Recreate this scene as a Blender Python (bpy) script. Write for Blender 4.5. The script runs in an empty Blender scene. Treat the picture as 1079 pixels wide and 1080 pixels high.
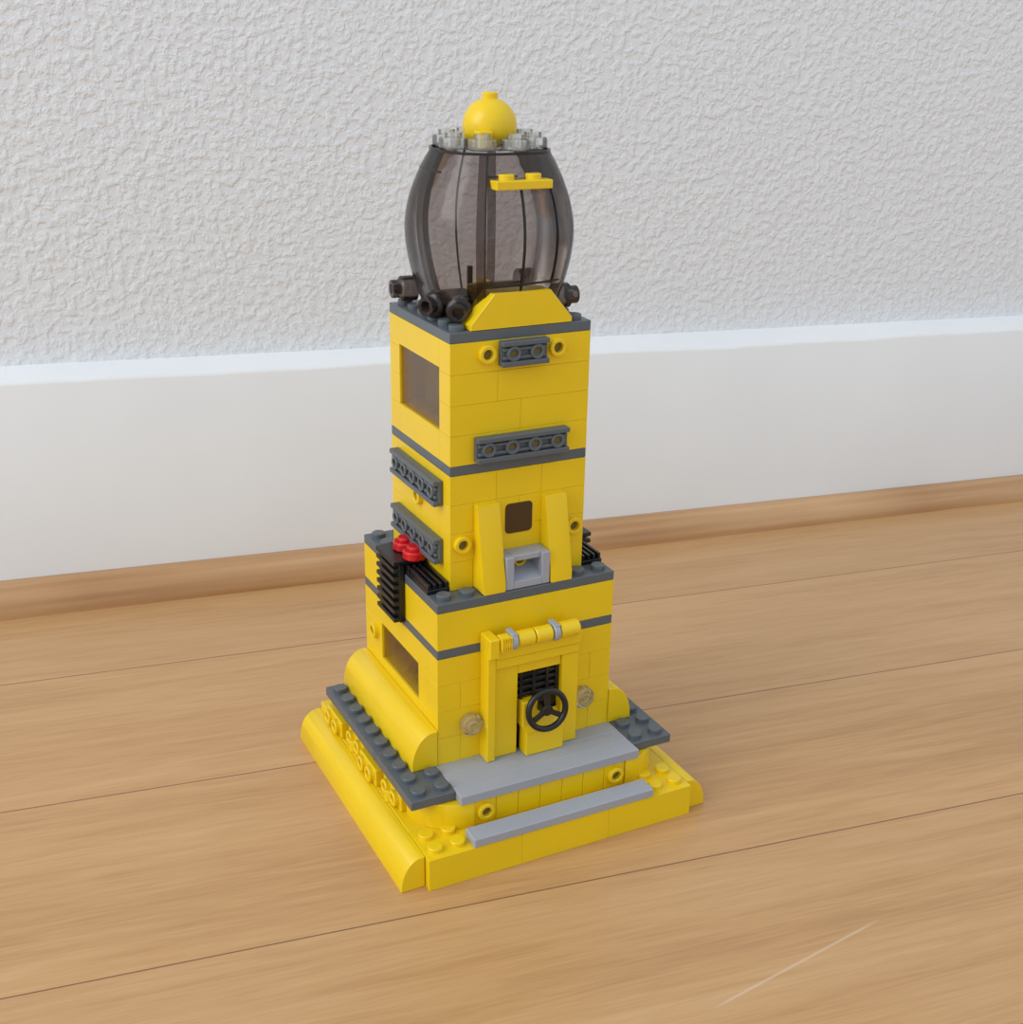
import bpy, math, random
from mathutils import Vector, Matrix
random.seed(4)
S=0.008; ZF=-0.16
scene=bpy.context.scene
# ---------------------------------------------------------------- materials
def newmat(name):
    m=bpy.data.materials.new(name); m.use_nodes=True
    nt=m.node_tree; b=nt.nodes['Principled BSDF']
    return m,nt,b
def N(nt,t,**k):
    n=nt.nodes.new(t)
    for a,v in k.items():
        if a in n.inputs: n.inputs[a].default_value=v
        else: setattr(n,a,v)
    return n
def plastic(name,col,rough=0.3,var=0.06,spec=0.5):
    m,nt,b=newmat(name)
    tc=N(nt,'ShaderNodeTexCoord'); no=N(nt,'ShaderNodeTexNoise'); no.inputs['Scale'].default_value=60; no.inputs['Detail'].default_value=3
    nt.links.new(tc.outputs['Object'],no.inputs['Vector'])
    r=N(nt,'ShaderNodeMapRange'); r.inputs['To Min'].default_value=1-var; r.inputs['To Max'].default_value=1+var
    nt.links.new(no.outputs['Fac'],r.inputs['Value'])
    mx=N(nt,'ShaderNodeVectorMath',operation='SCALE'); mx.inputs[0].default_value=col
    nt.links.new(r.outputs[0],mx.inputs['Scale']); nt.links.new(mx.outputs[0],b.inputs['Base Color'])
    b.inputs['Roughness'].default_value=rough
    b.inputs['Specular IOR Level'].default_value=spec
    return m
YEL=plastic('yellow_plastic',(0.82,0.575,0.006),0.32)
DGR=plastic('dark_gray_plastic',(0.095,0.115,0.135),0.35)
LGR=plastic('light_gray_plastic',(0.34,0.37,0.43),0.4)
BLK=plastic('black_plastic',(0.008,0.008,0.009),0.3)
RED=plastic('red_plastic',(0.6,0.008,0.012),0.25)
BRN=plastic('smoky_pane_plastic',(0.06,0.03,0.008),0.15)
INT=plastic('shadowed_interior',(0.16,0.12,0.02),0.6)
def tinted(name,col,refl=0.5,dif=None,amt=0):
    m=bpy.data.materials.new(name); m.use_nodes=True; nt=m.node_tree; nt.nodes.clear()
    o=N(nt,'ShaderNodeOutputMaterial'); t=N(nt,'ShaderNodeBsdfTransparent'); t.inputs[0].default_value=(*col,1)
    g=N(nt,'ShaderNodeBsdfGlossy'); g.inputs['Roughness'].default_value=0.06
    f=N(nt,'ShaderNodeFresnel'); f.inputs['IOR'].default_value=1.45
    nz=N(nt,'ShaderNodeTexNoise'); nz.inputs['Scale'].default_value=90
    bp=N(nt,'ShaderNodeBump'); bp.inputs['Strength'].default_value=0.05; bp.inputs['Distance'].default_value=0.001
    nt.links.new(nz.outputs['Fac'],bp.inputs['Height']); nt.links.new(bp.outputs[0],g.inputs['Normal'])
    mm=N(nt,'ShaderNodeMath',operation='MULTIPLY'); mm.inputs[1].default_value=refl
    nt.links.new(f.outputs[0],mm.inputs[0])
    base=t.outputs[0]
    if dif:
        d=N(nt,'ShaderNodeBsdfDiffuse');d.inputs[0].default_value=(*dif,1)
        m2=N(nt,'ShaderNodeMixShader');m2.inputs[0].default_value=amt;nt.links.new(base,m2.inputs[1]);nt.links.new(d.outputs[0],m2.inputs[2]);base=m2.outputs[0]
    mx=N(nt,'ShaderNodeMixShader'); nt.links.new(mm.outputs[0],mx.inputs[0]); nt.links.new(base,mx.inputs[1]); nt.links.new(g.outputs[0],mx.inputs[2])
    nt.links.new(mx.outputs[0],o.inputs[0]); return m
SMK=tinted('smoky_transparent',(0.60,0.555,0.54),0.9)
CLR=tinted('clear_transparent',(0.97,0.98,0.975),1.5,(.9,.92,.9),.16)
TYE=tinted('clear_yellow_transparent',(0.99,0.97,0.88),1.5,(.95,.85,.5),.16)
WIN=tinted('window_smoky_transparent',(0.82,0.76,0.68),0.8)
# ---------------------------------------------------------------- mesh builder
class B:
    def __init__(s): s.v=[];s.f=[];s.m=[];s.mats=[]
    def mi(s,mat):
        if mat not in s.mats: s.mats.append(mat)
        return s.mats.index(mat)
    def add(s,vs,fs,mat):
        o=len(s.v); s.v+=[tuple(v) for v in vs]; i=s.mi(mat)
        for f in fs: s.f.append([a+o for a in f]); s.m.append(i)
    def box(s,x0,x1,y0,y1,z0,z1,mat,b=0.03,M=None):
        lo=(x0,y0,z0);hi=(x1,y1,z1);b=min(b,(x1-x0)*.3,(y1-y0)*.3,(z1-z0)*.3)
        vs=[];idx={}
        for sx in(0,1):
            for sy in(0,1):
                for sz in(0,1):
                    for ax in range(3):
                        c=[(lo,hi)[k][i] for i,k in enumerate((sx,sy,sz))]
                        for i,k in enumerate((sx,sy,sz)):
                            if i!=ax: c[i]+= b if k==0 else -b
                        idx[(sx,sy,sz,ax)]=len(vs); vs.append(c)
        fs=[]
        for ax in range(3):
            o=[i for i in range(3) if i!=ax]
            for k in(0,1):
                q=[]
                for a,bb in((0,0),(1,0),(1,1),(0,1)):
                    t=[0,0,0];t[ax]=k;t[o[0]]=a;t[o[1]]=bb; q.append(idx[(*t,ax)])
                fs.append(q)
        for ax in range(3):
            o=[i for i in range(3) if i!=ax]
            for a in(0,1):
                for bb in(0,1):
                    t0=[0,0,0];t0[o[0]]=a;t0[o[1]]=bb;t1=list(t0);t1[ax]=1
                    fs.append([idx[(*t0,o[0])],idx[(*t1,o[0])],idx[(*t1,o[1])],idx[(*t0,o[1])]])
        for sx in(0,1):
            for sy in(0,1):
                for sz in(0,1): fs.append([idx[(sx,sy,sz,a)] for a in range(3)])
        if M: vs=[M@Vector(v) for v in vs]
        s.add(vs,fs,mat)
    def lathe(s,prof,c,axis,mat,n=28,closed=False):
        ax={'X':(Vector((0,1,0)),Vector((0,0,1)),Vector((1,0,0))),'Y':(Vector((0,0,1)),Vector((1,0,0)),Vector((0,1,0))),'Z':(Vector((1,0,0)),Vector((0,1,0)),Vector((0,0,1)))}[axis] if isinstance(axis,str) else axis
        c=Vector(c);vs=[];fs=[];k=len(prof)
        for i in range(n):
            a=2*math.pi*i/n;d=ax[0]*math.cos(a)+ax[1]*math.sin(a)
            for r,h in prof: vs.append(c+d*r+ax[2]*h)
        for i in range(n):
            j=(i+1)%n
            for t in range(k if closed else k-1):
                u=(t+1)%k
                fs.append([i*k+t,j*k+t,j*k+u,i*k+u])
        if not closed:
            if prof[0][0]>1e-6: fs.append([i*k for i in range(n)][::-1])
            if prof[-1][0]>1e-6: fs.append([i*k+k-1 for i in range(n)])
        s.add(vs,fs,mat)
    def cyl(s,c,axis,r,h,mat,b=0.03,n=28):
        s.lathe([(r-b,0),(r,b),(r,h-b),(r-b,h)],c,axis,mat,n)
    def stud(s,x,y,z,mat): s.lathe([(.3,-.02),(.3,.17),(.27,.2)],(x,y,z),'Z',mat,20)
    def ring(s,c,axis,ro,ri,h,mat,n=28):
        b=.03
        s.lathe([(ro,0),(ro,h-b),(ro-b,h),(ri+b,h),(ri,h-b),(ri,0)],c,axis,mat,n,closed=True)
    def torus(s,c,axis,R,r,mat,n=40,k=12):
        s.lathe([(R+r*math.cos(2*math.pi*i/k),r*math.sin(2*math.pi*i/k)) for i in range(k)],c,axis,mat,n,closed=True)
    def prism(s,pr,axis,a,b,mat,bev=0.0):
        def mk(p,t):
            return {'X':(t,p[0],p[1]),'Y':(p[0],t,p[1]),'Z':(p[0],p[1],t)}[axis]
        cx=sum(p[0] for p in pr)/len(pr);cy=sum(p[1] for p in pr)/len(pr)
        def shr(p):
            d=math.hypot(p[0]-cx,p[1]-cy);k=max(0,(d-bev)/d) if d>0 else 1
            return (cx+(p[0]-cx)*k,cy+(p[1]-cy)*k)
        n=len(pr)
        L=[[mk(shr(p),a) for p in pr],[mk(p,a+bev) for p in pr],[mk(p,b-bev) for p in pr],[mk(shr(p),b) for p in pr]] if bev else [[mk(p,a) for p in pr],[mk(p,b) for p in pr]]
        vs=sum(L,[]);fs=[]
        for l in range(len(L)-1):
            for i in range(n):
                j=(i+1)%n; fs.append([l*n+i,l*n+j,(l+1)*n+j,(l+1)*n+i])
        fs.append(list(range(n))[::-1]); fs.append([(len(L)-1)*n+i for i in range(n)])
        s.add(vs,fs,mat)
    def obj(s,name,parent=None,ang=35):
        me=bpy.data.meshes.new(name)
        me.from_pydata([(x*S,y*S,(z-ZF)*S) for x,y,z in s.v],[],s.f)
        for m in s.mats: me.materials.append(m)
        me.polygons.foreach_set('material_index',s.m)
        me.polygons.foreach_set('use_smooth',[True]*len(s.f))
        me.update()
        import bmesh
        bm=bmesh.new();bm.from_mesh(me);bmesh.ops.recalc_face_normals(bm,faces=bm.faces);bm.to_mesh(me);bm.free()
        me.set_sharp_from_angle(angle=math.radians(ang))
        o=bpy.data.objects.new(name,me);scene.collection.objects.link(o)
        if parent: o.parent=parent
        return o
root=bpy.data.objects.new('toy_brick_tower',None);scene.collection.objects.link(root)
G=0.004; BB_=0.011
def bricksX(b,y0,y1,z0,z1,cuts,mat=YEL):
    for a,c in zip(cuts,cuts[1:]): b.box(a+G,c-G,y0,y1,z0+G,z1-G,mat,BB_)
def bricksY(b,x0,x1,z0,z1,cuts,mat=YEL):
    for a,c in zip(cuts,cuts[1:]): b.box(x0,x1,a+G,c-G,z0+G,z1-G,mat,BB_)
def pin(b,c,axis,mat=YEL,sgn=-1,ro=.36,h=.22):
    A={'Y':(Vector((0,0,1)),Vector((1,0,0)),Vector((0,sgn,0))),'X':(Vector((0,1,0)),Vector((0,0,1)),Vector((sgn,0,0)))}[axis]
    b.ring(c,A,ro,.2,h,mat)
    b.lathe([(.2,.02),(.0,.021)],c,A,INT,20)
# ---- BASE
b=B()
yb=-7.72;bt=1.24
for a,c in ((-6,-2),(-2,2),(2,6)): b.box(a+.002,c-.002,yb,-5.66,ZF,bt,YEL,.012)
b.box(-6,6,-5.65,5,ZF,bt,YEL)
def qprof(x0,w,z0,h,sg,n=14,lip=.12):
    pr=[(x0,z0),(x0,z0+h)]
    for i in range(n+1):
        a=math.pi/2*i/n
        pr.append((x0+sg*(lip+(w-lip)*math.sin(a)),z0+lip+(h-lip)*math.cos(a)))
    pr.append((x0+sg*w,z0)); return pr
for sg in(-1,1):
    b.prism(qprof(sg*6.02,.98,ZF,1.38,sg),'Y',-7.35,5.1,YEL,.03)
for sx in(-1,1):
    for x in(4.55,5.5):
        for y in(-7.15,-6.25): b.stud(sx*x,y,bt,YEL)
b.box(-5.45,5.45,-4.6,4.1,bt,2.4,YEL)
for sg in(-1,1):
    pr=[(sg*3.5,-4.5)]+[(sg*(3.5+2.1*math.sin(math.pi/2*i/14)),-4.5-1.95*math.cos(math.pi/2*i/14)) for i in range(15)]
    b.prism(pr,'Z',bt,2.38,YEL,.02)
for i in range(7): b.box(-3.5+i+G,-2.5+i-G,-6.38,-4.5,bt,2.39,YEL,.03)
for x in(-3,3): pin(b,(x,-6.38,1.86),'Y')
for sg in(-1,1):
    for q,y0 in enumerate((-4.3,-2.2,-.1,2.0)):
        wd=.62 if q%2 else .35
        b.box(*sorted((sg*5.44,sg*(5.42+wd))),y0,y0+1.9,bt,bt+.8,YEL,.04)
        for k in range(2):
            yc=y0+.5+k*.9
            b.ring((sg*(5.42+wd),yc,bt+.42),(Vector((0,1,0)),Vector((0,0,1)),Vector((sg,0,0))),.34,.18,.2,YEL)
        b.cyl((sg*5.85,y0+1.0,bt),'Z',.22,.55,YEL,.03,16)
    b.box(*sorted((sg*5.5,sg*6.0)),4.1,4.9,bt,bt+.4,YEL)
b.obj('yellow_base_bricks',root)
# ---- dark plate ring and steps
b=B()
for sg in(-1,1):
    b.box(*sorted((sg*4.11,sg*6)),-6,-2.01,2.4,2.8,DGR)
    b.box(*sorted((sg*4.01,sg*6)),-2,4.1,2.4,2.8,DGR)
    for i in range(10): b.stud(sg*5.5,-5.5+i,2.8,DGR)
    b.stud(sg*4.5,-5.5,2.8,DGR);b.stud(sg*4.5,-4.5,2.8,DGR)
b.box(-4,4,-3.9,4.1,2.4,2.8,DGR)
b.obj('dark_gray_terrace_plate',root)
b=B()
for a,c in((-6.5,-5.65),(-5.65,-4.8),(-4.8,-3.95)): b.box(-4.1,4.1,a+G,c-G,2.4,2.81,LGR,.03)
b.box(-4.1,4.1,-7.76,-6.88,bt,1.64,LGR,.04)
b.obj('light_gray_entry_steps',root)
# ---- LOWER BODY
b=B()
zz=[2.8,4.0,5.2,6.4,7.6]
for i in range(4):
    z0,z1=zz[i],zz[i+1]
    c=[-4,-2,0,2,4] if i%2 else [-4,-3,-1,1,3,4]
    bricksX(b,-4,-3,z0,z1,c); bricksX(b,3,4,z0,z1,c)
    bricksY(b,3,4,z0,z1,[-3,-1,1,3] if i%2 else [-3,0,3])
W0,W1=4.85,6.55
bricksY(b,-4,-3,2.8,W0,[-3,3]); bricksY(b,-4,-3,W1,7.6,[-3,3])
b.box(-4,-3,-3+G,-2.05,W0,W1,YEL,BB_);b.box(-4,-3,2.05,3-G,W0,W1,YEL,BB_)
bricksX(b,-4,4,8,9.6,[-4,4]);
pin(b,(-4,2.75,5.9),'X')
b.box(-3,3,-3,3,2.8,3.2,YEL); b.box(-3.1,-2.5,-3,3,3.2,7.5,YEL)
for y in(-1.5,-.5,.5,1.5):
    b.stud(-3.45,y,5.0,YEL)
b.box(-3.75,-2.6,-2.04,2.04,4.6,5.0,YEL)
for sg in(-1,1):
    b.prism(qprof(sg*4.02,1.12,2.8,1.62,sg,lip=.18),'Y',-4.05,4.05,YEL,.03)
b.obj('lower_body_bricks',root)
b=B(); b.box(-3.9,-3.8,-2.06,2.06,W0-.01,W1+.01,WIN,.02); b.obj('lower_window_pane',root)
b=B()
b.box(-4,4,-4,4,7.6,8.0,DGR,.03); b.box(-4,4,-4,4,9.6,10,DGR,.03)
for i in range(8):
    for j in range(8):
        x,y=-3.5+i,-3.5+j
        if max(abs(x),abs(y))<3.4: continue
        if y==-3.5 and abs(x)<2: continue
        if abs(x)==3.5 and -3<y<2: continue
        b.stud(x,y,10,DGR)
b.obj('dark_gray_balcony_plates',root)
b=B()
for sg in(-1,1):
    for a,c in((-3.0,-1.02),(-1.0,.98)):
        x0,x1=sorted((sg*3.02,sg*3.98))
        b.box(x0,x1,a,c,10,10.18,BLK,.02)
        for k in range(4): 
            xa=x0+.04+k*.25; b.box(xa,xa+.13,a+.04,c-.04,10.15,10.42,BLK,.02)
    x0,x1=sorted((sg*4.02,sg*4.25)); yy=-.75 if sg<0 else -1.2
    b.box(x0,x1,yy,yy+2,7.85,10.5,BLK,.02)
    for k in range(7):
        xa,xb=sorted((sg*4.2,sg*4.5)); b.box(xa,xb,yy+.03,yy+1.97,7.88+k*.37,8.06+k*.37,BLK,.02)
    x0,x1=sorted((sg*3.02,sg*4.5)); b.box(x0,x1,yy,yy+2,10.42,10.6,BLK,.02)
    for q in(.5,1.5):
        b.box(*sorted((sg*3.1,sg*3.9)),yy+q-.35,yy+q+.35,10.0,10.5,BLK,.03)
b.obj('black_balcony_grilles',root)
b=B()
for y in(-.6,.45):
    b.cyl((-3.5,y,10.6),'Z',.5,.38,RED,.06); b.cyl((-3.5,y,10.95),'Z',.32,.2,RED,.05)
b.obj('red_round_studs',root)
# ---- UPPER BODY
b=B()
for i in range(4):
    z0,z1=10+1.2*i,10+1.2*(i+1)
    c=[-3,-1,1,3] if i%2 else [-3,-2,0,2,3]
    bricksX(b,-3,-2,z0,z1,c);bricksX(b,2,3,z0,z1,c)
    bricksY(b,-3,-2,z0,z1,[-2,0,2]);bricksY(b,2,3,z0,z1,[-2,0,2])
    z0+=5.2;z1+=5.2
    c=[-3,1,3] if i%2 else [-3,-1,3]
    if i==1:c=[-3,0,3]
    bricksX(b,-3,-2,z0,z1,c);bricksX(b,2,3,z0,z1,c)
    bricksY(b,2,3,z0,z1,[-2,0,2])
b.box(-3,-2,-2+G,2-G,15.2+G,16.4,YEL,BB_);b.box(-3,-2,-2+G,2-G,18.9,20-G,YEL,BB_)
b.box(-1.9,2,-2,2,15.2,20,YEL)
for y in(-1.5,-.5,.5,1.5): b.stud(-2.4,y,16.4,YEL)
for x in(-1.5,1.5): pin(b,(x,-3,19.5),'Y')
for x in(-2.5,2.5): pin(b,(x,-3,11.95),'Y')
pin(b,(-3,0,13.05),'X')
for sg in(-1,1):
    x0,x1=sorted((sg*1.02,sg*1.98))
    b.prism([(-3,10.02),(-4,10.02),(-4,10.35),(-3.32,13.55),(-3,13.55)],'X',x0,x1,YEL,.03)
b.obj('upper_body_bricks',root)
b=B()
b.box(-3,3,-3,3,14.8,15.2,DGR,.03);b.box(-3,3,-3,3,20,20.4,DGR,.03)
for i in range(6):
    for j in range(6):
        x,y=-2.5+i,-2.5+j
        if max(abs(x),abs(y))<2.4 or (y==-2.5 and abs(x)<2): continue
        b.stud(x,y,20.4,DGR)
def grille(b,face,c0,c1,z0,z1):
    def bx(a,c,d0,d1,za,zb,m,bev=.03):
        if face=='F': b.box(a,c,-3-d1,-3-d0,za,zb,m,bev)
        else: b.box(-3-d1,-3-d0,a,c,za,zb,m,bev)
    h=z1-z0
    bx(c0,c1,0,.2,z0,z1,DGR)
    for k,(u,v) in enumerate(((0,.2),(.27,.40),(.60,.73),(.8,1.0))):
        bx(c0+(.06 if k in(1,2) else 0),c1-(.06 if k in(1,2) else 0),.18,.42 if k in(0,3) else .34,z0+u*h,z0+v*h,DGR,.03)
    n=round(c1-c0); w=(c1-c0)/n
    for i in range(n):
        cc=c0+(i+.5)*w
        A=(Vector((0,0,1)),Vector((1,0,0)),Vector((0,-1,0))) if face=='F' else (Vector((0,1,0)),Vector((0,0,1)),Vector((-1,0,0)))
        p=(cc,-3.18,(z0+z1)/2) if face=='F' else (-3.18,cc,(z0+z1)/2)
        b.ring(p,A,.3,.17,.22,DGR,20); b.lathe([(.17,.1),(0,.101)],p,A,INT,16)
grille(b,'F',-1,1,19.0,20.0-.02)
grille(b,'F',-2,2,15.3,16.3)
grille(b,'L',-2.35,2.25,13.4,14.45)
grille(b,'L',-2.35,2.25,10.95,12.0)
b.obj('dark_gray_plates_and_grilles',root)
b=B(); b.box(-2.9,-2.8,-2.01,2.01,16.39,18.91,WIN,.02); b.obj('upper_window_pane',root)
b=B()
def rrect(x0,x1,z0,z1,r,n=5):
    pts=[]
    for cx,cz,a0 in((x1-r,z1-r,0),(x0+r,z1-r,90),(x0+r,z0+r,180),(x1-r,z0+r,270)):
        for i in range(n+1):
            a=math.radians(a0+90*i/n);pts.append((cx+r*math.cos(a),cz+r*math.sin(a)))
    return pts
b.prism(rrect(-.6,.6,12.05,13.32,.18),'Y',-3.03,-2.95,BRN)
b.obj('front_window_pane',root)
b=B()
b.box(-.98,-.62,-3.95,-3,10.02,11.4,LGR);b.box(.62,.98,-3.95,-3,10.02,11.4,LGR)
b.box(-.63,.63,-3.95,-3,10.02,10.35,LGR);b.box(-.63,.63,-3.8,-3,11.15,11.4,LGR)
b.prism([(-3,10.34),(-3.9,10.34),(-3.2,10.7),(-3,10.75)],'X',-.62,.62,LGR)
pin(b,(0,-3.02,10.95),'Y',YEL,ro=.3)
b.obj('light_gray_bracket',root)
# ---- DOOR
b=B()
b.box(-2.12,-1.76,-4.72,-4,2.82,7.6,YEL)
b.box(-1.76,-.66,-4.5,-4,2.82,7.0,YEL)
b.box(1.32,2.1,-4.62,-4,2.82,7.0,YEL)
b.box(-1.76,2.1,-4.68,-4,7.0,7.42,YEL);b.box(-1.76,2.12,-4.75,-4,7.44,7.9,YEL)
b.box(-.66,1.32,-4.5,-4,6.5,7.0,YEL)
b.box(-.45,1.3,-4.95,-4.3,2.82,3.9,YEL)
b.prism([(-4.95,3.9),(-4.3,3.9),(-4.3,4.45)],'X',-.45,1.3,YEL)
b.box(-.66,1.32,-4.12,-4.0,2.82,6.5,INT)
b.box(-.5,.2,-4.7,-4.1,4.0,5.2,YEL,.05)
b.box(-2.16,-1.7,-4.95,-4.02,7.62,8.5,YEL,.05)
for a,c,r,m in((-1.68,-1.2,.34,YEL),(-1.2,-.9,.38,LGR),(-.88,-.1,.34,YEL),(-.08,.7,.34,YEL),(.72,1.02,.38,LGR),(1.04,1.95,.34,YEL)):
    b.cyl((a,-4.7,8.2),'X',r,c-a-.02,m,.05)
for x in(-1.05,.87): b.box(x-.13,x+.13,-4.95,-4.3,8.0,8.58,LGR,.04)
for k in range(5): b.box(-1.66+k*.1,-1.61+k*.1,-5.06,-4.6,7.95,8.5,YEL,.01)
b.box(-1.9,1.9,-4.6,-4,7.88,8.1,YEL)
b.obj('door_frame',root)
b=B()
for k in range(4): b.box(-.62,1.28,-4.35,-4.1,5.3+k*.3,5.45+k*.3,BLK,.02)
for x in(-.5,.1,.7,1.15): b.box(x,x+.14,-4.4,-4.1,5.2,6.45,BLK,.02)
b.box(-.64,1.3,-4.2,-4.08,2.82,6.45,BLK,.02)
c=Vector((.35,-5.2,4.95)); n=Vector((-.05,-1,.12)).normalized(); u=n.cross(Vector((0,0,1))).normalized(); w=u.cross(n)
b.torus(c,(u,w,n),.83,.13,BLK)
b.cyl(c-n*.5,(u,w,n),.24,.6,BLK)
for k in range(3):
    a=math.radians(90+120*k); d=u*math.cos(a)+w*math.sin(a); t=n.cross(d)
    M=Matrix(((d.x,t.x,n.x,c.x),(d.y,t.y,n.y,c.y),(d.z,t.z,n.z,c.z),(0,0,0,1)))
    b.box(.15,.78,-.11,.11,-.06,.06,BLK,.02,M)
b.obj('black_door_wheel_and_grille',root)
b=B()
for x in(-2.6,2.62):
    A=(Vector((0,0,1)),Vector((1,0,0)),Vector((0,-1,0)))
    b.cyl((x,-4.01,4.5),A,.47,.4,TYE,.06); b.ring((x,-4.4,4.5),A,.3,.18,.18,TYE)
b.obj('transparent_round_lamps',root)
# ---- LANTERN
b=B()
b.prism([(-2.15,20.42),(2.15,20.42),(2.15,20.6),(1.2,21.72),(-1.2,21.72),(-2.15,20.6)],'Y',-3.0,-2.0,YEL,.03)
b.box(-1.15,1.15,-3.0,-2.1,25.45,25.77,YEL)
for x in(-.55,.55): b.stud(x,-2.55,25.77,YEL)
b.obj('yellow_lantern_bricks',root)
prof=[(20.45,2.45),(21.0,2.66),(21.8,2.93),(22.8,3.14),(23.8,3.2),(24.8,3.03),(25.6,2.74),(26.2,2.45),(26.65,2.2)]
# smooth (Catmull-Rom) profile
def rad(z):
    for i,((a,ra),(c,rc)) in enumerate(zip(prof,prof[1:])):
        if z<=c or i==len(prof)-2:
            t=(z-a)/(c-a);p0=prof[max(i-1,0)][1];p3=prof[min(i+2,len(prof)-1)][1]
            return .5*((2*ra)+(-p0+rc)*t+(2*p0-5*ra+4*rc-p3)*t*t+(-p0+3*ra-3*rc+p3)*t**3)
def plan(a,r,e=2.6):
    c,s_=abs(math.cos(a)),abs(math.sin(a)); k=(c**e+s_**e)**(-1/e); return r*k*.965
b=B();n=96;vs=[];fs=[]
zs=[20.45+i*(26.65-20.45)/36 for i in range(37)]
for z in zs:
    for i in range(n):
        a=2*math.pi*i/n;r=plan(a,rad(z));vs.append((r*math.cos(a),r*math.sin(a),z))
for l in range(36):
    for i in range(n): j=(i+1)%n;fs.append([l*n+i,l*n+j,(l+1)*n+j,(l+1)*n+i])
b.add(vs,fs,SMK)
def seam(adeg,w,z0=20.5,z1=26.65,d=.07,mat=None,inn=0):
    a=math.radians(adeg);vs=[];fs=[];m=30
    rd=Vector((math.cos(a),math.sin(a),0));tn=Vector((-rd.y,rd.x,0))
    for i in range(m+1):
        z=z0+(z1-z0)*i/m;r=plan(a,rad(z))-inn
        for dr,dt in((d*.4,-w/2),(d*.4,w/2),(-d,w/2),(-d,-w/2)): vs.append(rd*(r+dr)+tn*dt+Vector((0,0,z)))
    for i in range(m):
        for k in range(4): fs.append([i*4+k,i*4+(k+1)%4,(i+1)*4+(k+1)%4,(i+1)*4+k])
    fs+= [[0,1,2,3],[m*4+k for k in range(4)]]
    b.add(vs,fs,mat or BLK)
DKT=tinted('dark_smoky_transparent',(0.50,0.45,0.43),1.2,(.06,.05,.045),.25)
seam(-90,.07,20.5,25.4); seam(-27,.2); seam(-118,.06,20.5,26.6); seam(-63,.06,21.9,25.4)
seam(90,.05)
for a in(-121,62,118): seam(a,.35,d=.02,mat=SMK,inn=.12)
def band(z,h,a0,a1,d=.06):
    m=int(abs(a1-a0)/4)+1;vs=[];fs=[]
    for i in range(m+1):
        a=math.radians(a0+(a1-a0)*i/m)
        for dr,dz in((d*.5,0),(d*.5,h),(-d,h),(-d,0)):
            r=plan(a,rad(z))+dr;vs.append((r*math.cos(a),r*math.sin(a),z+dz))
    for i in range(m):
        for k in range(4): fs.append([i*4+k,i*4+(k+1)%4,(i+1)*4+(k+1)%4,(i+1)*4+k])
    fs+=[[0,1,2,3],[m*4+k for k in range(4)]]
    b.add(vs,fs,BLK)
band(26.58,.09,0,359.9); band(25.85,.05,-118,-92); band(25.9,.05,152,200); band(21.95,.07,-114,-56)
b.obj('smoky_lantern_canopy',root)
b=B()
b.box(-1.9,-.4,-.5,1.4,20.42,21.1,BLK);b.box(-.4,.6,.2,1.2,20.42,21.3,YEL);b.box(.2,1.4,-1.2,.2,20.42,21.2,BLK)
b.box(-1.2,1.0,-.9,-.6,21.1,21.7,DKT);b.box(-.1,.1,1.6,1.8,20.4,21.9,BLK)
b.stud(.1,.7,21.3,YEL)
b.obj('lantern_interior_bricks',root)
b=B()
def cone(c,d):
    d=Vector(d).normalized();u=d.cross(Vector((0,0,1))).normalized();w=u.cross(d)
    b.lathe([(.5,0),(.5,.6),(.42,.68),(.36,.7),(.36,1.0),(.3,1.02),(.22,1.0),(.22,.6)],c,(u,w,d),DKT,28)
cone((-2.3,1.9,21.15),(-1,0.1,0));cone((-2.2,-.5,21.0),(-1,-.5,0));cone((-1.9,-1.6,21.0),(-.6,-1,0))
cone((2.4,-1.0,21.0),(1,0,0));cone((2.3,1.9,21.1),(1,0,0))
b.obj('smoky_round_lamps',root)
b=B()
for i in range(8):
    a=math.radians(i*45+10);x,y=1.65*math.cos(a),1.65*math.sin(a)
    b.lathe([(.5,0),(.55,.05),(.55,.35),(.5,.4),(.32,.4),(.32,.58),(.2,.58),(.2,.1)],(x,y,26.7),'Z',CLR,28)
b.cyl((0,0,26.66),'Z',1.5,.14,CLR,.04,40)
b.obj('clear_crown_plates',root)
b=B()
b.cyl((0,0,26.8),'Z',.55,.3,YEL)
b.lathe([(.9,0)]+[(1.03*math.cos(t),.45+1.03*math.sin(t)) for t in [math.radians(-20+5*i) for i in range(19)]]+[(.3,1.44),(.3,1.62),(.26,1.66),(.15,1.66),(.15,1.5)],(0,0,27.0),'Z',YEL,40)
b.box(-1.0,-.45,-1.2,-.7,26.75,27.35,YEL,.04)
b.obj('yellow_dome_finial',root)
# ---------------------------------------------------------------- ROOM
T=Vector((0.9893,-0.1461,0));NN=Vector((0.1461,0.9893,0))
rot=math.atan2(T.y,T.x)
def room(name,vs,fs,mat,smooth=False,bev=None):
    me=bpy.data.meshes.new(name)
    me.from_pydata([(a*S,c*S,(z-ZF)*S) for a,c,z in vs],[],fs);me.materials.append(mat)
    if smooth: me.polygons.foreach_set('use_smooth',[True]*len(fs))
    import bmesh
    bm=bmesh.new();bm.from_mesh(me);bmesh.ops.recalc_face_normals(bm,faces=bm.faces);bm.to_mesh(me);bm.free()
    if smooth: me.set_sharp_from_angle(angle=math.radians(40))
    o=bpy.data.objects.new(name,me);scene.collection.objects.link(o);o.rotation_euler=(0,0,rot);return o
m,nt,bs=newmat('oak_laminate_floor');FL=m;L=nt.links.new
tc=N(nt,'ShaderNodeTexCoord');mp=N(nt,'ShaderNodeMapping');L(tc.outputs['Object'],mp.inputs[0])
mp.inputs['Location'].default_value=(2.3,-1.75*S+11.45*S*10,0)
br=N(nt,'ShaderNodeTexBrick');br.offset=.07;br.squash=1
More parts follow.
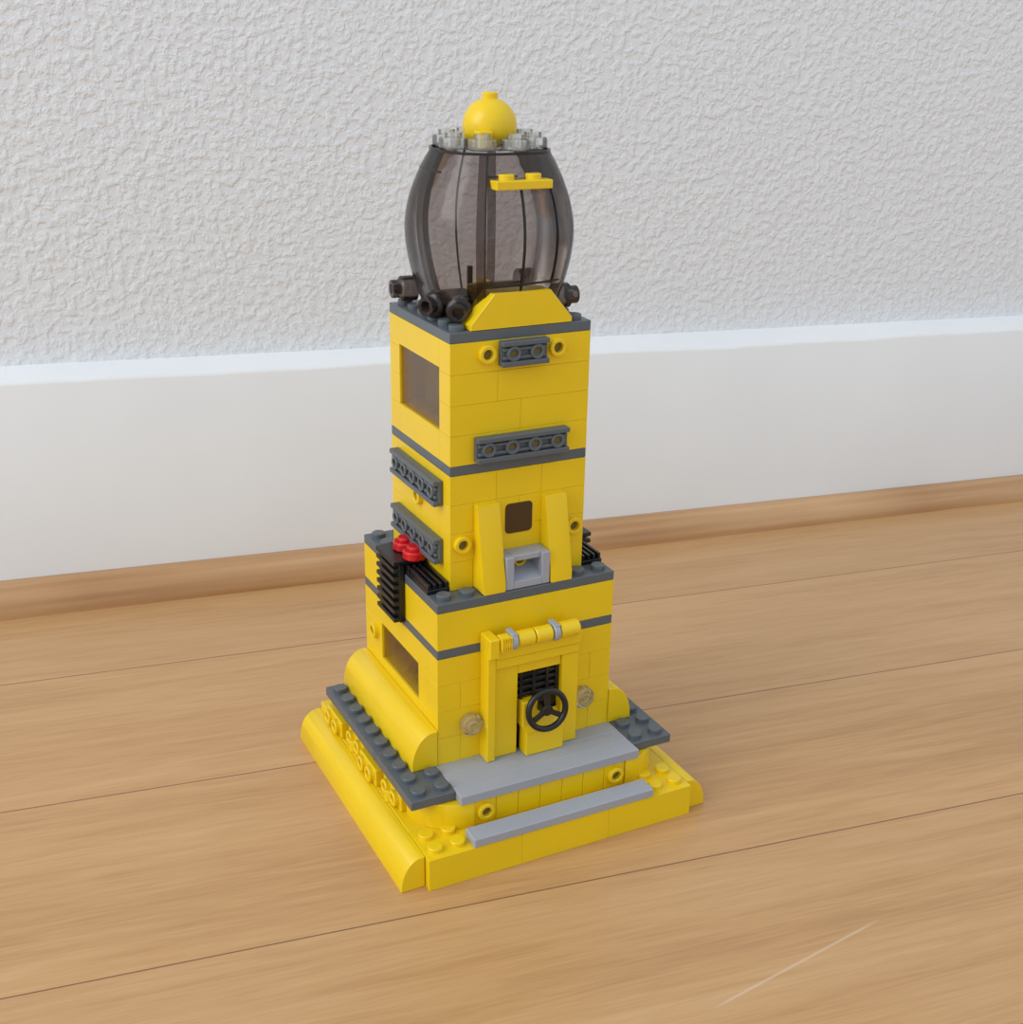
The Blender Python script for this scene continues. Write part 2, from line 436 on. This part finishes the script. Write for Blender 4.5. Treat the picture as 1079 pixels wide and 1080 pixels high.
br.inputs['Scale'].default_value=1;br.inputs['Brick Width'].default_value=4.5;br.inputs['Row Height'].default_value=11.45*S
br.inputs['Mortar Size'].default_value=.00035;br.inputs['Mortar Smooth'].default_value=.4
br.inputs['Color1'].default_value=(0,0,0,1);br.inputs['Color2'].default_value=(1,1,1,1);br.inputs['Mortar'].default_value=(.5,.5,.5,1);br.inputs['Bias'].default_value=0
L(mp.outputs[0],br.inputs['Vector'])
ad=N(nt,'ShaderNodeVectorMath',operation='ADD');sc=N(nt,'ShaderNodeVectorMath',operation='MULTIPLY');sc.inputs[1].default_value=(3,5,7)
L(br.outputs['Color'],sc.inputs[0]);L(tc.outputs['Object'],ad.inputs[0]);L(sc.outputs[0],ad.inputs[1])
m1=N(nt,'ShaderNodeMapping');m1.inputs['Scale'].default_value=(7,120,1);L(ad.outputs[0],m1.inputs[0])
n1=N(nt,'ShaderNodeTexNoise');n1.inputs['Scale'].default_value=1;n1.inputs['Detail'].default_value=7;n1.inputs['Roughness'].default_value=.6;n1.inputs['Distortion'].default_value=1.2;L(m1.outputs[0],n1.inputs['Vector'])
m2=N(nt,'ShaderNodeMapping');m2.inputs['Scale'].default_value=(55,1100,1);L(ad.outputs[0],m2.inputs[0])
n2=N(nt,'ShaderNodeTexNoise');n2.inputs['Scale'].default_value=1;n2.inputs['Detail'].default_value=3;L(m2.outputs[0],n2.inputs['Vector'])
m4=N(nt,'ShaderNodeMapping');m4.inputs['Scale'].default_value=(3,26,1);L(ad.outputs[0],m4.inputs[0])
n4=N(nt,'ShaderNodeTexNoise');n4.inputs['Scale'].default_value=1;n4.inputs['Detail'].default_value=2;L(m4.outputs[0],n4.inputs['Vector'])
cr=N(nt,'ShaderNodeValToRGB');e=cr.color_ramp.elements
e[0].position=.33;e[0].color=(0.43,0.235,0.098,1);e[1].position=.67;e[1].color=(0.63,0.39,0.195,1)
k=cr.color_ramp.elements.new(.5);k.color=(0.55,0.32,0.142,1)
def madd(a,w,c):
    q=N(nt,'ShaderNodeMath',operation='MULTIPLY_ADD');q.inputs[1].default_value=w;L(a,q.inputs[0])
    if c is None:q.inputs[2].default_value=0
    else:L(c,q.inputs[2])
    return q.outputs[0]
v=madd(n1.outputs['Fac'],.42,madd(n2.outputs['Fac'],.26,madd(n4.outputs['Fac'],.32,None)))
L(v,cr.inputs[0])
hv=N(nt,'ShaderNodeHueSaturation');L(cr.outputs[0],hv.inputs['Color'])
mr=N(nt,'ShaderNodeMapRange');mr.inputs['To Min'].default_value=.93;mr.inputs['To Max'].default_value=1.07;L(br.outputs['Color'],mr.inputs[0]);L(mr.outputs[0],hv.inputs['Value'])
mo=N(nt,'ShaderNodeMix',data_type='RGBA');mo.inputs[7].default_value=(.22,.11,.05,1);L(br.outputs['Fac'],mo.inputs[0]);L(hv.outputs[0],mo.inputs[6])
# faint worn scratch in the varnish
sv=N(nt,'ShaderNodeVectorMath',operation='SUBTRACT');L(tc.outputs['Object'],sv.inputs[0]);sv.inputs[1].default_value=(2.76*S,-17.39*S,0)
dn=N(nt,'ShaderNodeVectorMath',operation='DOT_PRODUCT');L(sv.outputs[0],dn.inputs[0]);dn.inputs[1].default_value=(-.272,.962,0)
da=N(nt,'ShaderNodeVectorMath',operation='DOT_PRODUCT');L(sv.outputs[0],da.inputs[0]);da.inputs[1].default_value=(.962,.272,0)
ab=N(nt,'ShaderNodeMath',operation='ABSOLUTE');L(dn.outputs['Value'],ab.inputs[0])
w1=N(nt,'ShaderNodeMapRange');w1.inputs['From Min'].default_value=.0002;w1.inputs['From Max'].default_value=.0006;w1.inputs['To Min'].default_value=.4;w1.inputs['To Max'].default_value=0;L(ab.outputs[0],w1.inputs[0])
ac=N(nt,'ShaderNodeMath',operation='SUBTRACT');L(da.outputs['Value'],ac.inputs[0]);ac.inputs[1].default_value=4.33*S
aa=N(nt,'ShaderNodeMath',operation='ABSOLUTE');L(ac.outputs[0],aa.inputs[0])
w2=N(nt,'ShaderNodeMapRange');w2.inputs['From Min'].default_value=3.3*S;w2.inputs['From Max'].default_value=4.33*S;w2.inputs['To Min'].default_value=1;w2.inputs['To Max'].default_value=0;L(aa.outputs[0],w2.inputs[0])
wm=N(nt,'ShaderNodeMath',operation='MULTIPLY');L(w1.outputs[0],wm.inputs[0]);L(w2.outputs[0],wm.inputs[1])
ms=N(nt,'ShaderNodeMix',data_type='RGBA');ms.inputs[7].default_value=(.75,.62,.5,1);L(wm.outputs[0],ms.inputs[0]);L(mo.outputs[2],ms.inputs[6])
L(ms.outputs[2],bs.inputs['Base Color'])
bs.inputs['Roughness'].default_value=.33
bp=N(nt,'ShaderNodeBump');bp.inputs['Strength'].default_value=.2;bp.inputs['Distance'].default_value=.0005;bp.invert=True;L(br.outputs['Fac'],bp.inputs['Height']);L(bp.outputs[0],bs.inputs['Normal'])
room('floor',[(-220,-220,ZF),(260,-220,ZF),(260,24.4,ZF),(-220,24.4,ZF),(-220,-220,ZF-2),(260,-220,ZF-2),(260,24.4,ZF-2),(-220,24.4,ZF-2)],[[0,1,2,3],[4,5,6,7],[0,1,5,4],[1,2,6,5],[2,3,7,6],[3,0,4,7]],FL)
m,nt,bs=newmat('oak_trim');L=nt.links.new
tc=N(nt,'ShaderNodeTexCoord');m1=N(nt,'ShaderNodeMapping');m1.inputs['Scale'].default_value=(7,260,200);L(tc.outputs['Object'],m1.inputs[0])
n1=N(nt,'ShaderNodeTexNoise');n1.inputs['Scale'].default_value=1;n1.inputs['Detail'].default_value=5;L(m1.outputs[0],n1.inputs['Vector'])
n3=N(nt,'ShaderNodeTexNoise');n3.inputs['Scale'].default_value=9;L(tc.outputs['Object'],n3.inputs['Vector'])
av=N(nt,'ShaderNodeMath',operation='MULTIPLY_ADD');av.inputs[1].default_value=.5;L(n1.outputs['Fac'],av.inputs[0])
hf=N(nt,'ShaderNodeMath',operation='MULTIPLY');hf.inputs[1].default_value=.5;L(n3.outputs['Fac'],hf.inputs[0]);L(hf.outputs[0],av.inputs[2])
cr=N(nt,'ShaderNodeValToRGB');e=cr.color_ramp.elements
e[0].position=.3;e[0].color=(0.36,0.18,0.07,1);e[1].position=.68;e[1].color=(0.60,0.37,0.19,1);L(av.outputs[0],cr.inputs[0]);L(cr.outputs[0],bs.inputs['Base Color'])
bs.inputs['Roughness'].default_value=.35;TR=m
D=20.81;off=1.8
vs=[];fs=[];n=12
for X,hh in((-150,1.75),(-18,1.62),(50,1.25),(200,1.1)):
    vs.append((X,D+off,ZF))
    vs.append((X,D,ZF))
    for i in range(n+1):
        a=math.pi/2*i/n
        vs.append((X,D+(off-.25)*(1-math.cos(a)) ,ZF+.2+(hh-.2)*math.sin(a)))
    vs.append((X,D+off,ZF+hh))
k=n+4
for s_ in range(3):
    for i in range(k): j=(i+1)%k;fs.append([s_*k+i,s_*k+j,(s_+1)*k+j,(s_+1)*k+i])
fs.append(list(range(k)));fs.append([3*k+i for i in range(k)])
room('trim_1',vs,fs,TR,True)
m,nt,bs=newmat('white_painted_baseboard');L=nt.links.new;BB=m
tc=N(nt,'ShaderNodeTexCoord');n1=N(nt,'ShaderNodeTexNoise');n1.inputs['Scale'].default_value=14;n1.inputs['Detail'].default_value=5;L(tc.outputs['Object'],n1.inputs['Vector'])
cr=N(nt,'ShaderNodeValToRGB');e=cr.color_ramp.elements;e[0].color=(.77,.80,.83,1);e[1].color=(.85,.88,.905,1);L(n1.outputs['Fac'],cr.inputs[0]);L(cr.outputs[0],bs.inputs['Base Color'])
bs.inputs['Roughness'].default_value=.5
bp=N(nt,'ShaderNodeBump');bp.inputs['Strength'].default_value=.3;bp.inputs['Distance'].default_value=.002;L(n1.outputs['Fac'],bp.inputs['Height']);L(bp.outputs[0],bs.inputs['Normal'])
d0=D+off+.02
def bh(X): return 12.75-(X+18)*0.0125
vs=[];fs=[];nn_=0
rr=random.Random(2)
Xs=[-150]+[-40+i*1.2 for i in range(100)]+[200]
off1=0;off2=0
for X in Xs:
    h=bh(X);off1=off1*.7+rr.uniform(-.05,.05);off2=off2*.6+rr.uniform(-.09,.09)
    for y,z in((d0+6,ZF),(d0,ZF),(d0,h-.25+off1),(d0+.12,h-.08+off1),(d0+.35,h+off1),(d0+1.7+off2,h+.62+off2*.5),(d0+6,h+.62)): vs.append((X,y,z))
K=7
for q in range(len(Xs)-1):
    for i in range(K): fs.append([q*K+i,q*K+(i+1)%K,(q+1)*K+(i+1)%K,(q+1)*K+i])
fs+=[list(range(K)),[(len(Xs)-1)*K+i for i in range(K)]]
room('baseboard_back',vs,fs,BB,True)
m,nt,bs=newmat('white_textured_plaster');L=nt.links.new;WL=m
tc=N(nt,'ShaderNodeTexCoord')
n1=N(nt,'ShaderNodeTexNoise');n1.inputs['Scale'].default_value=270;n1.inputs['Detail'].default_value=3;n1.inputs['Roughness'].default_value=.5;n1.inputs['Distortion'].default_value=.2;L(tc.outputs['Object'],n1.inputs['Vector'])
n2=N(nt,'ShaderNodeTexNoise');n2.inputs['Scale'].default_value=60;n2.inputs['Detail'].default_value=3;L(tc.outputs['Object'],n2.inputs['Vector'])
r1=N(nt,'ShaderNodeMapRange',interpolation_type='SMOOTHSTEP');r1.inputs['From Min'].default_value=.38;r1.inputs['From Max'].default_value=.68;L(n1.outputs['Fac'],r1.inputs[0])
ad=N(nt,'ShaderNodeMath',operation='MULTIPLY_ADD');L(n2.outputs['Fac'],ad.inputs[0]);ad.inputs[1].default_value=1.3;L(r1.outputs[0],ad.inputs[2])
bp=N(nt,'ShaderNodeBump');bp.inputs['Strength'].default_value=.52;bp.inputs['Distance'].default_value=.0009;L(ad.outputs[0],bp.inputs['Height']);L(bp.outputs[0],bs.inputs['Normal'])
bs.inputs['Base Color'].default_value=(.78,.83,.89,1);bs.inputs['Roughness'].default_value=.6
w0=d0+1.5
room('wall_back',[(-150,w0,ZF),(200,w0,ZF),(200,w0,180),(-150,w0,180),(-150,w0+8,ZF),(200,w0+8,ZF),(200,w0+8,180),(-150,w0+8,180)],[[0,1,2,3],[4,5,6,7],[0,1,5,4],[1,2,6,5],[2,3,7,6],[3,0,4,7]],WL)
# ---------------------------------------------------------------- CAMERA
P=(-21.6908,-44.647,31.2701);yaw,pit,rol=.4741,.373,.0181;F=1333.7
f=Vector((math.sin(yaw)*math.cos(pit),math.cos(yaw)*math.cos(pit),-math.sin(pit)))
r=f.cross(Vector((0,0,1))).normalized();u=r.cross(f)
r2=r*math.cos(rol)+u*math.sin(rol);u2=u*math.cos(rol)-r*math.sin(rol)
cd=bpy.data.cameras.new('camera');co=bpy.data.objects.new('camera',cd);scene.collection.objects.link(co)
co.matrix_world=Matrix(((r2.x,u2.x,-f.x,P[0]*S),(r2.y,u2.y,-f.y,P[1]*S),(r2.z,u2.z,-f.z,(P[2]-ZF)*S),(0,0,0,1)))
cd.sensor_fit='HORIZONTAL';cd.sensor_width=36;cd.lens=F/1079*36;cd.clip_start=.01;cd.clip_end=50
scene.camera=co
# ---------------------------------------------------------------- LIGHT
def area(name,loc,tgt,size,e,col=(1,1,1),sy=None):
    l=bpy.data.lights.new(name,'AREA');l.size=size;l.energy=e;l.color=col
    if sy: l.shape='RECTANGLE';l.size_y=sy
    o=bpy.data.objects.new(name,l);scene.collection.objects.link(o);o.location=loc
    o.rotation_euler=(Vector(tgt)-Vector(loc)).to_track_quat('-Z','Y').to_euler();return o
area('window_daylight',(-2.2,.0,1.5),(0,0,.1),2.0,42,(1,.98,.96))
w=bpy.data.worlds.new('world');scene.world=w;w.use_nodes=True
bg=w.node_tree.nodes['Background'];bg.inputs[0].default_value=(.90,.95,1,1);bg.inputs[1].default_value=.86
scene.view_settings.view_transform='Standard'
